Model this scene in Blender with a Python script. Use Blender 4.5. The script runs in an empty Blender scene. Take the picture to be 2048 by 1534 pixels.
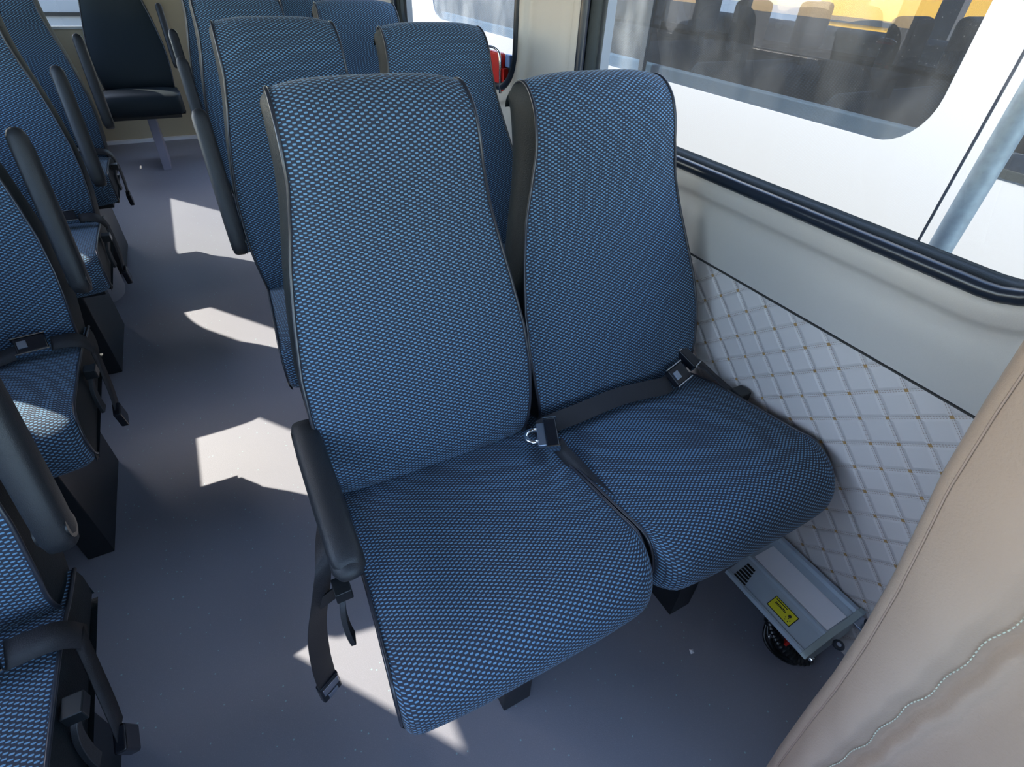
import bpy, math, random
from mathutils import Vector, Matrix

random.seed(7)
SC = bpy.context.scene
COL = SC.collection
PI = math.pi

# ------------------------------------------------------------------ camera
YAW, PITCH, ROLL, FPX, CAMH = .5288, .6819, -.055, 1048.9, 1.2533
fw = Vector((math.sin(YAW)*math.cos(PITCH), math.cos(YAW)*math.cos(PITCH), -math.sin(PITCH)))
rt = Vector((math.cos(YAW), -math.sin(YAW), 0))
dn = fw.cross(rt)
r2 = math.cos(ROLL)*rt + math.sin(ROLL)*dn
d2 = -math.sin(ROLL)*rt + math.cos(ROLL)*dn
cam = bpy.data.cameras.new('camera')
camo = bpy.data.objects.new('camera', cam)
COL.objects.link(camo)
m = Matrix.Identity(4)
for i in range(3):
    m[i][0] = r2[i]; m[i][1] = -d2[i]; m[i][2] = -fw[i]
m[2][3] = CAMH
camo.matrix_world = m
cam.sensor_fit = 'HORIZONTAL'
cam.sensor_width = 36
cam.lens = FPX/2048*36
cam.clip_start = .02
cam.clip_end = 300
SC.camera = camo

# ------------------------------------------------------------------ light
SUN_DIR = Vector((.72, -.95, -1.0)).normalized()
w = bpy.data.worlds.new('world'); SC.world = w; w.use_nodes = True
nt = w.node_tree; nt.nodes.clear()
sky = nt.nodes.new('ShaderNodeTexSky'); sky.sky_type = 'NISHITA'; sky.sun_disc = False
sky.sun_elevation = math.asin(-SUN_DIR.z); sky.sun_rotation = math.atan2(-SUN_DIR.x, -SUN_DIR.y)
sky.air_density = 1.2; sky.dust_density = 1.0; sky.ozone_density = 1.3
bg = nt.nodes.new('ShaderNodeBackground'); bg.inputs['Strength'].default_value = .88
ow = nt.nodes.new('ShaderNodeOutputWorld')
nt.links.new(sky.outputs[0], bg.inputs[0]); nt.links.new(bg.outputs[0], ow.inputs[0])
sl = bpy.data.lights.new('sun', 'SUN'); sl.energy = 8.6; sl.angle = .009; sl.color = (1, .94, .79)
so = bpy.data.objects.new('sun', sl); COL.objects.link(so)
so.rotation_euler = SUN_DIR.to_track_quat('-Z', 'Y').to_euler()
so.location = (-4, 6, 8)
SC.view_settings.view_transform = 'Standard'
SC.view_settings.look = 'None'
SC.view_settings.exposure = .6
SC.view_settings.gamma = 1
SC.view_settings.use_curve_mapping = False

# ------------------------------------------------------------------ materials
def nmat(name):
    mt = bpy.data.materials.new(name); mt.use_nodes = True
    return mt, mt.node_tree, mt.node_tree.nodes['Principled BSDF']

def mat(name, col, rough=.5, metal=0., noise=0., nscale=60., bump=0., spec=.5, bscale=None, coat=0., trans=0.):
    mt, t, b = nmat(name)
    b.inputs['Base Color'].default_value = (*col, 1)
    b.inputs['Roughness'].default_value = rough
    b.inputs['Metallic'].default_value = metal
    b.inputs['Specular IOR Level'].default_value = spec
    b.inputs['Coat Weight'].default_value = coat
    if noise or bump:
        tc = t.nodes.new('ShaderNodeTexCoord')
        n = t.nodes.new('ShaderNodeTexNoise'); n.inputs['Scale'].default_value = nscale; n.inputs['Detail'].default_value = 4
        t.links.new(tc.outputs['Object'], n.inputs['Vector'])
        if noise:
            mx = t.nodes.new('ShaderNodeMix'); mx.data_type = 'RGBA'
            mx.inputs[6].default_value = (*[max(0, c*(1-noise)) for c in col], 1)
            mx.inputs[7].default_value = (*[min(1, c*(1+noise)) for c in col], 1)
            t.links.new(n.outputs['Fac'], mx.inputs[0]); t.links.new(mx.outputs[2], b.inputs['Base Color'])
        if bump:
            n2 = n
            if bscale:
                n2 = t.nodes.new('ShaderNodeTexNoise'); n2.inputs['Scale'].default_value = bscale; n2.inputs['Detail'].default_value = 3
                t.links.new(tc.outputs['Object'], n2.inputs['Vector'])
            bp = t.nodes.new('ShaderNodeBump'); bp.inputs['Strength'].default_value = bump; bp.inputs['Distance'].default_value = .002
            t.links.new(n2.outputs['Fac'], bp.inputs['Height']); t.links.new(bp.outputs['Normal'], b.inputs['Normal'])
    return mt

def math_node(t, op, a, b=None, clamp=False):
    n = t.nodes.new('ShaderNodeMath'); n.operation = op; n.use_clamp = clamp
    for i, v in enumerate((a, b)):
        if v is None: continue
        if isinstance(v, (int, float)): n.inputs[i].default_value = v
        else: t.links.new(v, n.inputs[i])
    return n.outputs[0]

def smooth(t, v, lo, hi):
    n = t.nodes.new('ShaderNodeMapRange'); n.interpolation_type = 'SMOOTHSTEP'
    t.links.new(v, n.inputs[0]); n.inputs[1].default_value = lo; n.inputs[2].default_value = hi
    return n.outputs[0]

def mixcol(t, f, a, b):
    mx = t.nodes.new('ShaderNodeMix'); mx.data_type = 'RGBA'
    for i, v in ((0, f), (6, a), (7, b)):
        if isinstance(v, (tuple, float, int)): mx.inputs[i].default_value = v
        else: t.links.new(v, mx.inputs[i])
    return mx.outputs[2]

def fabric_material():
    mt, t, b = nmat('woven_blue_fabric')
    tc = t.nodes.new('ShaderNodeTexCoord')
    sp = t.nodes.new('ShaderNodeSeparateXYZ'); t.links.new(tc.outputs['UV'], sp.inputs[0])
    nz = t.nodes.new('ShaderNodeTexNoise'); nz.inputs['Scale'].default_value = 9; nz.inputs['Detail'].default_value = 2
    t.links.new(tc.outputs['UV'], nz.inputs['Vector'])
    wob = math_node(t, 'MULTIPLY', math_node(t, 'SUBTRACT', nz.outputs['Fac'], .5), .006)
    u = math_node(t, 'ADD', sp.outputs[0], wob)
    v = math_node(t, 'ADD', sp.outputs[1], wob)
    cu = math_node(t, 'COSINE', math_node(t, 'MULTIPLY', u, 2*PI/.0132))
    cv = math_node(t, 'COSINE', math_node(t, 'MULTIPLY', v, PI/.0037))
    cv = math_node(t, 'MULTIPLY', cv, math_node(t, 'POWER', math_node(t, 'ABSOLUTE', cv), .8))
    p = math_node(t, 'MULTIPLY', cu, cv)
    f = smooth(t, p, .03, .42)
    n3 = t.nodes.new('ShaderNodeTexNoise'); n3.inputs['Scale'].default_value = 900
    t.links.new(tc.outputs['UV'], n3.inputs['Vector'])
    light = mixcol(t, n3.outputs['Fac'], (.115, .25, .41, 1), (.21, .39, .57, 1))
    dark = mixcol(t, n3.outputs['Fac'], (.022, .028, .046, 1), (.050, .058, .080, 1))
    c = mixcol(t, f, dark, light)
    t.links.new(c, b.inputs['Base Color'])
    b.inputs['Roughness'].default_value = .85
    b.inputs['Specular IOR Level'].default_value = .25
    b.inputs['Sheen Weight'].default_value = .12
    b.inputs['Sheen Roughness'].default_value = .4
    bp = t.nodes.new('ShaderNodeBump'); bp.inputs['Strength'].default_value = .5; bp.inputs['Distance'].default_value = .0012
    t.links.new(f, bp.inputs['Height']); t.links.new(bp.outputs['Normal'], b.inputs['Normal'])
    return mt

def floor_material():
    mt, t, b = nmat('speckled_vinyl_floor')
    tc = t.nodes.new('ShaderNodeTexCoord')
    n = t.nodes.new('ShaderNodeTexNoise'); n.inputs['Scale'].default_value = 2.5; n.inputs['Detail'].default_value = 5
    t.links.new(tc.outputs['Object'], n.inputs['Vector'])
    base = mixcol(t, n.outputs['Fac'], (.205, .205, .250, 1), (.25, .25, .285, 1))
    vo = t.nodes.new('ShaderNodeTexVoronoi'); vo.inputs['Scale'].default_value = 95
    t.links.new(tc.outputs['Object'], vo.inputs['Vector'])
    sp = math_node(t, 'LESS_THAN', vo.outputs['Distance'], .17)
    vs = t.nodes.new('ShaderNodeSeparateColor'); t.links.new(vo.outputs['Color'], vs.inputs[0])
    pick = math_node(t, 'GREATER_THAN', vs.outputs[0], .90)
    k = math_node(t, 'MULTIPLY', sp, pick)
    c = mixcol(t, k, base, (.30, .46, .50, 1))
    n2 = t.nodes.new('ShaderNodeTexNoise'); n2.inputs['Scale'].default_value = 420; n2.inputs['Detail'].default_value = 2
    t.links.new(tc.outputs['Object'], n2.inputs['Vector'])
    mm = math_node(t, 'MULTIPLY', smooth(t, n2.outputs['Fac'], .52, .7), .35)
    c = mixcol(t, mm, c, (.30, .29, .33, 1))
    t.links.new(c, b.inputs['Base Color'])
    b.inputs['Roughness'].default_value = .55
    bp = t.nodes.new('ShaderNodeBump'); bp.inputs['Strength'].default_value = .25; bp.inputs['Distance'].default_value = .001
    t.links.new(n2.outputs['Fac'], bp.inputs['Height']); t.links.new(bp.outputs['Normal'], b.inputs['Normal'])
    return mt

QY, QZ, QA, QB = .5075, .621, .0413, .0354
def quilt_material():
    mt, t, b = nmat('quilted_cream_leather')
    tc = t.nodes.new('ShaderNodeTexCoord')
    sp = t.nodes.new('ShaderNodeSeparateXYZ'); t.links.new(tc.outputs['Object'], sp.inputs[0])
    i = math_node(t, 'MULTIPLY', math_node(t, 'SUBTRACT', QY, sp.outputs[1]), 1/QA)
    j = math_node(t, 'MULTIPLY', math_node(t, 'SUBTRACT', QZ, sp.outputs[2]), 1/QB)
    a = math_node(t, 'MULTIPLY', math_node(t, 'ADD', i, j), .5)
    c = math_node(t, 'MULTIPLY', math_node(t, 'SUBTRACT', i, j), .5)
    def dist(x):   # distance to nearest integer
        return math_node(t, 'ABSOLUTE', math_node(t, 'SUBTRACT', x, math_node(t, 'ROUND', x)))
    da, dc = dist(a), dist(c)
    dm = math_node(t, 'MINIMUM', da, dc)
    # double stitched rows either side of each quilting line
    def stitch(d, along):
        ring = math_node(t, 'SUBTRACT', 1, smooth(t, math_node(t, 'ABSOLUTE', math_node(t, 'SUBTRACT', d, .035)), .006, .016))
        dash = smooth(t, math_node(t, 'SINE', math_node(t, 'MULTIPLY', along, 2*PI*11)), -.5, .1)
        return math_node(t, 'MULTIPLY', ring, dash)
    st = math_node(t, 'MAXIMUM', stitch(da, c), stitch(dc, a))
    node = math_node(t, 'SUBTRACT', 1, smooth(t, math_node(t, 'MAXIMUM', da, dc), .055, .072))
    base = mixcol(t, math_node(t, 'MULTIPLY', st, .7), (.72, .66, .635, 1), (.36, .22, .15, 1))
    base = mixcol(t, math_node(t, 'MULTIPLY', node, .95), base, (.48, .27, .09, 1))
    t.links.new(base, b.inputs['Base Color'])
    b.inputs['Roughness'].default_value = .5
    h = math_node(t, 'MULTIPLY', smooth(t, dm, 0, .16), 1)
    h = math_node(t, 'SUBTRACT', h, math_node(t, 'MULTIPLY', st, .15))
    bp = t.nodes.new('ShaderNodeBump'); bp.inputs['Strength'].default_value = .7; bp.inputs['Distance'].default_value = .004
    t.links.new(h, bp.inputs['Height']); t.links.new(bp.outputs['Normal'], b.inputs['Normal'])
    return mt

def glass_material(name, tint=(1, 1, 1), haze=0., rough=0.):
    mt = bpy.data.materials.new(name); mt.use_nodes = True; t = mt.node_tree; t.nodes.clear()
    o = t.nodes.new('ShaderNodeOutputMaterial')
    tr = t.nodes.new('ShaderNodeBsdfTransparent'); tr.inputs[0].default_value = (*tint, 1)
    gl = t.nodes.new('ShaderNodeBsdfGlossy'); gl.inputs['Roughness'].default_value = rough
    lw = t.nodes.new('ShaderNodeLayerWeight'); lw.inputs[0].default_value = .5
    fr = math_node(t, 'ADD', math_node(t, 'MULTIPLY', math_node(t, 'POWER', lw.outputs['Facing'], 4.0), .75), .045)
    mx = t.nodes.new('ShaderNodeMixShader')
    t.links.new(fr, mx.inputs[0]); t.links.new(tr.outputs[0], mx.inputs[1]); t.links.new(gl.outputs[0], mx.inputs[2])
    out = mx.outputs[0]
    if haze:  # pale patchy veil with fine specks mixed over the glass
        tc = t.nodes.new('ShaderNodeTexCoord')
        mp = t.nodes.new('ShaderNodeMapping'); mp.inputs['Scale'].default_value = (3, 3, 1.6)
        n = t.nodes.new('ShaderNodeTexNoise'); n.inputs['Scale'].default_value = 1.5; n.inputs['Detail'].default_value = 5
        t.links.new(tc.outputs['Object'], mp.inputs[0]); t.links.new(mp.outputs[0], n.inputs['Vector'])
        n2 = t.nodes.new('ShaderNodeTexVoronoi'); n2.inputs['Scale'].default_value = 70
        t.links.new(tc.outputs['Object'], n2.inputs['Vector'])
        spk = math_node(t, 'MULTIPLY', math_node(t, 'LESS_THAN', n2.outputs['Distance'], .10), .10)
        f = math_node(t, 'MULTIPLY', smooth(t, n.outputs['Fac'], .35, .8), haze)
        f = math_node(t, 'ADD', math_node(t, 'ADD', f, haze*.35), spk)
        df = t.nodes.new('ShaderNodeBsdfDiffuse'); df.inputs[0].default_value = (.62, .62, .60, 1)
        m2 = t.nodes.new('ShaderNodeMixShader')
        t.links.new(f, m2.inputs[0]); t.links.new(out, m2.inputs[1]); t.links.new(df.outputs[0], m2.inputs[2]); out = m2.outputs[0]
    t.links.new(out, o.inputs[0])
    return mt

M = {}
M['fabric'] = fabric_material()
M['floor'] = floor_material()
M['quilt'] = quilt_material()
M['vinyl'] = mat('black_vinyl', (.010, .0145, .0175), .55, bump=.35, nscale=450, spec=.2)
M['piping'] = mat('black_piping', (.028, .030, .040), .30, spec=.6)
M['plastic'] = mat('black_textured_plastic', (.018, .020, .024), .48, bump=.3, nscale=700)
M['metal_black'] = mat('black_painted_steel', (.010, .012, .014), .35)
M['webbing'] = mat('black_webbing', (.016, .016, .020), .6, bump=.4, nscale=600)
M['chrome'] = mat('chrome', (.75, .77, .80), .16, 1.)
M['steel'] = mat('brushed_steel', (.42, .48, .58), .32, .9)
M['latch_black'] = mat('gloss_black_plastic', (.012, .013, .018), .22)
M['trim'] = mat('beige_trim_plastic', (.56, .52, .485), .5, bump=.12, nscale=500, noise=.03)
M['trim_dark'] = mat('dark_seam_line', (.05, .045, .04), .7)  # plain dark brown for the thin seam line
M['rubber'] = mat('black_rubber', (.028, .034, .036), .5, bump=.2, nscale=300)
M['rubber_gloss'] = mat('smooth_rubber', (.016, .022, .036), .28)
M['leather'] = mat('tan_leather', (.35, .265, .212), .42, noise=.05, nscale=5, bump=.25, bscale=420)
M['leather_thread'] = mat('pale_thread', (.50, .52, .44), .8)
M['alu'] = mat('anodised_aluminium', (.46, .54, .62), .38, .25, noise=.04, nscale=40)
M['alu_light'] = mat('pale_aluminium_panel', (.90, .91, .96), .38, .35)
M['alu_edge'] = mat('grey_green_end_plate', (.33, .39, .39), .4, .25)
M['yellow_label'] = mat('yellow_label', (.72, .66, .02), .5)
M['ink'] = mat('black_ink', (.01, .01, .01), .5)
M['red'] = mat('red_plastic', (.55, .015, .01), .35)
M['wire'] = mat('black_cable', (.008, .010, .012), .28)
M['white_paint'] = mat('white_vehicle_paint', (.33, .345, .365), .35, coat=.2)
M['van_inside'] = mat('grey_van_interior', (.22, .225, .22), .8)
M['van_trim'] = mat('van_grey_trim', (.50, .51, .50), .6)
M['dark_cloth'] = mat('dark_seat_cloth', (.035, .042, .045), .8)
M['galv'] = mat('galvanised_steel', (.30, .35, .37), .55, .35, noise=.35, nscale=40)
M['asphalt'] = mat('asphalt', (.16, .155, .15), .9, noise=.3, nscale=8)
M['bus_yellow'] = mat('school_bus_yellow', (.80, .36, .015), .45)
M['bus_black'] = mat('bus_black', (.02, .02, .022), .5)
M['glass'] = glass_material('clear_window_glass')
M['privacy_glass'] = glass_material('privacy_glass', (.38, .40, .42))
M['light_tint_glass'] = glass_material('light_tint_glass', (.72, .75, .78))  # tint added to dim the daylight entering at the rear
M['van_glass'] = glass_material('tinted_hazy_glass', (.50, .56, .62), .05)
M['van_glass_pale'] = glass_material('painted_reflection_glass', (.55, .66, .76), .20)  # bright reflection in this pane painted as a pale diffuse veil
M['arch'] = mat('pale_grey_moulding', (.36, .34, .36), .6)
M['headliner'] = mat('headliner', (.26, .25, .235), .9)
M['blue'] = mat('blue_plastic', (.12, .22, .50), .4)
M['rear_shade_cloth'] = mat('backlit_seat_shade', (.010, .017, .022), .55, spec=.25)  # backlit shade of the rear seat put into its colour
M['grey_leg'] = mat('satin_grey_leg', (.30, .29, .38), .45, .2)

# ------------------------------------------------------------------ mesh helpers
class MB:
    def __init__(s): s.v = []; s.f = []; s.uv = []
    def add(s, vs, fs, uv=None):
        o = len(s.v); s.v += [tuple(p) for p in vs]; s.f += [tuple(i+o for i in f) for f in fs]
        s.uv += uv if uv else [(0, 0)]*len(vs)
        return s
    def box(s, x0, x1, y0, y1, z0, z1):
        vs = [(x, y, z) for x in (x0, x1) for y in (y0, y1) for z in (z0, z1)]
        return s.add(vs, [(0, 1, 3, 2), (4, 6, 7, 5), (0, 4, 5, 1), (2, 3, 7, 6), (0, 2, 6, 4), (1, 5, 7, 3)])
    def grid(s, P, closeu=False, closev=False, uv=None):
        nu, nv = len(P), len(P[0]); vs = [p for r in P for p in r]; fs = []
        for i in range(nu if closeu else nu-1):
            for j in range(nv if closev else nv-1):
                a, b = i, (i+1) % nu; c, d = j, (j+1) % nv
                fs.append((a*nv+c, a*nv+d, b*nv+d, b*nv+c))
        return s.add(vs, fs, [q for r in uv for q in r] if uv else None)
    def tube(s, pts, r, n=8, caps=True, closed=False):
        pts = [Vector(p) for p in pts]; k = len(pts); rings = []
        up = None
        for i, p in enumerate(pts):
            if closed: tg = (pts[(i+1) % k]-pts[i-1])
            else: tg = (pts[min(i+1, k-1)]-pts[max(i-1, 0)])
            tg.normalize()
            if up is None:
                up = Vector((0, 0, 1)) if abs(tg.z) < .9 else Vector((1, 0, 0))
            sd = tg.cross(up).normalized(); up = sd.cross(tg).normalized()
            rr = r[i] if isinstance(r, (list, tuple)) else r
            rings.append([p+rr*(math.cos(2*PI*q/n)*sd+math.sin(2*PI*q/n)*up) for q in range(n)])
        o = len(s.v); s.grid(rings, closeu=closed, closev=True)
        if caps and not closed:
            s.f.append(tuple(o+q for q in range(n))[::-1]); s.f.append(tuple(o+(k-1)*n+q for q in range(n)))
        return s
    def prism(s, poly, axis, a, b):
        """extrude 2-D polygon along axis ('x','y','z')"""
        def P(q, h):
            if axis == 'x': return (h, q[0], q[1])
            if axis == 'y': return (q[0], h, q[1])
            return (q[0], q[1], h)
        n = len(poly); vs = [P(q, a) for q in poly]+[P(q, b) for q in poly]
        fs = [tuple(range(n))[::-1], tuple(range(n, 2*n))]+[(i, (i+1) % n, n+(i+1) % n, n+i) for i in range(n)]
        return s.add(vs, fs)
    def disc(s, c, ax, r, h, n=20):
        c = Vector(c); ax = Vector(ax).normalized()
        return s.tube([c-ax*h/2, c+ax*h/2], r, n)
    def ribbon(s, pts, wv, th=.0015):
        """flat strap along pts, wv: width vector per point"""
        k = len(pts); P = []
        for i, p in enumerate(pts):
            p = Vector(p); wd = Vector(wv[i] if isinstance(wv[0], (tuple, list, Vector)) else wv)
            tg = (Vector(pts[min(i+1, k-1)])-Vector(pts[max(i-1, 0)])).normalized()
            n = tg.cross(wd).normalized()*th/2
            P.append([p-wd/2-n, p+wd/2-n, p+wd/2+n, p-wd/2+n])
        o = len(s.v); s.grid(P, closev=True)
        s.f.append((o, o+1, o+2, o+3)); s.f.append(tuple(o+(k-1)*4+q for q in range(4))[::-1])
        return s
    def build(s, name, material, parent=None, smooth=False, bevel=0, seg=2, subsurf=0, loc=None, rot=None, autosmooth=None):
        me = bpy.data.meshes.new(name); me.from_pydata(s.v, [], s.f); me.update()
        uvl = me.uv_layers.new(name='UVMap')
        for lp in me.loops: uvl.data[lp.index].uv = s.uv[lp.vertex_index]
        import bmesh
        bm = bmesh.new(); bm.from_mesh(me); bmesh.ops.recalc_face_normals(bm, faces=bm.faces); bm.to_mesh(me); bm.free()
        me.materials.append(M[material] if isinstance(material, str) else material)
        if smooth or bevel:
            for p in me.polygons: p.use_smooth = True
        o = bpy.data.objects.new(name, me); COL.objects.link(o)
        if parent: o.parent = parent
        if loc: o.location = loc
        if rot: o.rotation_euler = rot
        if bevel:
            md = o.modifiers.new('bevel', 'BEVEL'); md.width = bevel; md.segments = seg; md.limit_method = 'ANGLE'; md.angle_limit = .6
            md.harden_normals = True
        if autosmooth:
            for e in me.edges: pass
            me.set_sharp_from_angle(angle=autosmooth)
        if subsurf:
            md = o.modifiers.new('sub', 'SUBSURF'); md.levels = md.render_levels = subsurf
        return o

def interp(tab, x):
    if x <= tab[0][0]: return tab[0][1]
    for (a, b), (c, d) in zip(tab, tab[1:]):
        if x <= c:
            k = (x-a)/(c-a); return b+(d-b)*k
    return tab[-1][1]

def spline(pts, n):
    """catmull-rom through points"""
    P = [Vector(p) for p in pts]; P = [2*P[0]-P[1]]+P+[2*P[-1]-P[-2]]; out = []
    seg = len(P)-3
    for i in range(seg):
        p0, p1, p2, p3 = P[i:i+4]
        for k in range(n):
            t = k/n
            out.append(.5*((2*p1)+(p2-p0)*t+(2*p0-5*p1+4*p2-p3)*t*t+(-p0+3*p1-3*p2+p3)*t**3))
    out.append(P[-2].copy()); return out

def thing(name, label, cat, loc=(0, 0, 0), rotz=0, group=None):
    o = bpy.data.objects.new(name, None); COL.objects.link(o); o.empty_display_size = .1
    o.location = loc; o.rotation_euler = (0, 0, rotz)
    tag(o, label, cat, group); return o
def tag(o, label, cat, group=None, kind=None):
    o['label'] = label; o['category'] = cat
    if group: o['group'] = group
    if kind: o['kind'] = kind
    return o
def struct(o, label=None, cat=None):
    o['kind'] = 'structure'
    if label: o['label'] = label
    if cat: o['category'] = cat
    return o
def children(o): return list(o.children)
def copy_tree(o, parent=None):
    c = o.copy(); COL.objects.link(c)
    if parent: c.parent = parent
    for ch in children(o): copy_tree(ch, c)
    return c

# ------------------------------------------------------------------ setting: rounded loops for window openings
def rrect(y0, y1, z0, z1, r, n=8):
    pts = []
    for cy, cz, a0 in ((y1-r, z1-r, 0), (y0+r, z1-r, PI/2), (y0+r, z0+r, PI), (y1-r, z0+r, 1.5*PI)):
        for k in range(n+1):
            a = a0+PI/2*k/n; pts.append((cy+r*math.cos(a), cz+r*math.sin(a)))
    return pts
def outset(y0, y1, z0, z1, r, d): return rrect(y0-d, y1+d, z0-d, z1+d, max(r+d, .002))
def outer_loop(y0, y1, z0, z1, n=8):
    pts = []
    for cy, cz in ((y1, z1), (y0, z1), (y0, z0), (y1, z0)):
        pts += [(cy, cz)]*(n+1)
    return pts

# ================================================================== FLOOR / SHELL
XR, XL, YB, YF, ZC = 1.03, -.93, 5.25, -1.2, 1.88
b = MB(); b.box(XL-.12, XR+.12, YF, YB+.05, -.06, 0)
struct(b.build('floor', 'floor'), 'blue grey speckled vinyl floor of the van', 'floor')

# windows on both walls, foremost of each unseen and added for front light : (y0,y1)
ZS, ZT, RW = .867, 1.62, .14
WR = [(-1.05, -.21), (.15, 1.475), (1.835, 3.15), (3.51, 4.85)]
WL = [(-1.05, -.29), (.08, 1.39), (1.70, 2.79), (3.12, 3.51), (3.76, 4.85)]

def side_wall(x, sgn, wins, name, quilt=True):
    """wall panel around windows; sgn=+1 right wall (outside is +x)"""
    P = MB()
    ys = [-1.2]+[(wins[i][1]+wins[i+1][0])/2 for i in range(len(wins)-1)]+[YB]
    for k, (a, c) in enumerate(wins):
        loops = []
        for d, dx in ((0, .0), (.004, -.006), (.012, -.009), (.034, -.010), (.042, -.006), (.050, .004), (.060, .007), (.080, .005), (.10, .000), (.115, .000)):
            loops.append([(x+sgn*dx, p[0], p[1]) for p in outset(a, c, ZS, ZT, RW, d)])
        loops.append([(x, p[0], p[1]) for p in outer_loop(ys[k], ys[k+1], .683, ZC)])
        P.grid(loops, closev=True)
    o = P.build(name, 'trim', smooth=True, autosmooth=.9)
    return struct(o)
o = side_wall(XR-.005, 1, WR, 'wall_right')
o['label'] = 'beige moulded side wall panel below and around the windows'; o['category'] = 'wall'
side_wall(XL, -1, WL, 'wall_left')

def wall_lower(x, sgn, name):
    P = MB(); rows = []
    for j in range(24):
        z = .678*j/23
        xx = x + sgn*.0 + (-sgn*.02*max(0, (.10-z)/.10)**2)
        rows.append([(xx, y, z) for y in (-1.2, 0, .5, 1, 2, 3, 4, YB)])
    P.grid(rows)
    return P.build(name, 'quilt', smooth=True)
struct(wall_lower(XR, 1, 'wall_right_quilted'), 'cream leather side wall panel with diamond stitched quilting', 'wall panel')
struct(wall_lower(XL, -1, 'wall_left_quilted'))
b = MB(); b.box(XR-.0062, XR+.01, YF, YB, .6780, .6808)
struct(b.build('trim_1', 'trim_dark'), 'thin dark seam above the quilted panel', 'trim')
# outer skin
for sx, x0, x1, nm, wins in ((1, XR+.055, XR+.085, 'wall_right_outer', WR), (-1, XL-.085, XL-.055, 'wall_left_outer', WL)):
    b = MB(); b.box(x0, x1, YF, YB, -.45, ZS+.004); b.box(x0, x1, YF, YB, ZT-.03, 2.0)
    ys = [YF]+[v for a, c in wins for v in (a+.03, c-.03)]+[YB]
    for k in range(0, len(ys), 2): b.box(x0, x1, ys[k], ys[k+1], ZS+.03, ZT-.03)
    struct(b.build(nm, 'white_paint'))

def window(i, a, c, x, sgn, gm='glass'):
    root = bpy.data.objects.new('window_%d' % i, None); COL.objects.link(root); root['kind'] = 'structure'
    g = MB(); loops = []
    for d, dx in ((.000, .003), (-.006, .012), (-.014, .014), (-.018, .012), (-.020, .042), (-.026, .046)):
        loops.append([(x+sgn*dx, p[0], p[1]) for p in outset(a, c, ZS, ZT, RW, d)])
    g.grid(loops, closev=True); g.build('gasket', 'rubber', root, smooth=True)
    t = MB(); t.tube([(x-sgn*.002, p[0], p[1]) for p in outset(a, c, ZS, ZT, RW, -.010)], .0135, 10, closed=True)
    t.build('rubber_bead', 'rubber_gloss', root, smooth=True)
    q = MB(); L = outset(a, c, ZS, ZT, RW, -.020)
    n = len(L); q.add([(x+sgn*.044, p[0], p[1]) for p in L], [tuple(range(n))])
    q.build('pane', gm, root)
    return root
for i, (a, c) in enumerate(WR): window(i+1, a, c, XR-.005, 1)
for i, (a, c) in enumerate(WL): window(i+5, a, c, XL, -1, ['glass', 'glass', 'glass', 'glass', 'light_tint_glass'][i])

# emergency window: broad black frame around its pane
b = MB(); loops = []
for y0_, y1_, z0_, z1_, r_, dx in ((1.861, 3.124, .893, 1.594, .115, .030), (1.863, 3.122, .895, 1.592, .113, .022), (1.885, 3.10, .972, 1.575, .055, .022), (1.889, 3.096, .976, 1.571, .052, .036)):
    loops.append([(XR-.005+dx, p[0], p[1]) for p in rrect(y0_, y1_, z0_, z1_, r_)])
b.grid(loops, closev=True); o = b.build('emergency_frame', 'rubber', bpy.data.objects['window_3'], smooth=True, autosmooth=.5)

# rear wall with two door windows
b = MB()
b.box(XL, XR, YB, YB+.05, 0, .74); b.box(XL, XR, YB, YB+.05, 1.6, ZC)
b.box(XL, -.80, YB, YB+.05, .74, 1.6); b.box(.9, XR, YB, YB+.05, .74, 1.6); b.box(-.14, .22, YB, YB+.05, .74, 1.6)
struct(b.build('wall_rear', mat('rear_beige', (.42, .36, .25), .6)), 'beige rear doors panel at the far end of the aisle', 'wall')
b = MB()
for x0, x1 in ((-.80, -.14), (.22, .90)):
    b.box(x0, x1, YB-.012, YB+.0, .74, .757); b.box(x0, x1, YB-.012, YB, 1.583, 1.6)
    b.box(x0, x0+.017, YB-.012, YB, .757, 1.583); b.box(x1-.017, x1, YB-.012, YB, .757, 1.583)
struct(b.build('trim_2', 'van_trim'))
b = MB(); b.box(-.80, -.14, YB+.02, YB+.024, .74, 1.6); o = b.build('window_10', 'light_tint_glass'); struct(o)
b = MB(); b.box(.22, .90, YB+.02, YB+.024, .74, 1.6); o = b.build('window_11', 'light_tint_glass'); struct(o)
b = MB(); b.box(XL, XR, YB-.035, YB, 0, .022)
struct(b.build('baseboard_rear', 'alu_light'), 'bright metal threshold strip below the rear doors', 'threshold')
b = MB(); b.box(XL-.085, XR+.085, YF, YB+.05, ZC, ZC+.05)
struct(b.build('ceiling', 'headliner'))
# cab bulkhead under the windscreen, behind the camera
b = MB(); b.box(XL, XR, YF-.05, YF, -.06, .85)
struct(b.build('wall_front', 'van_inside'))
b = MB(); b.box(XL, XR, YF-.03, YF-.02, .85, ZC)
struct(b.build('window_12', 'glass'))

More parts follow.
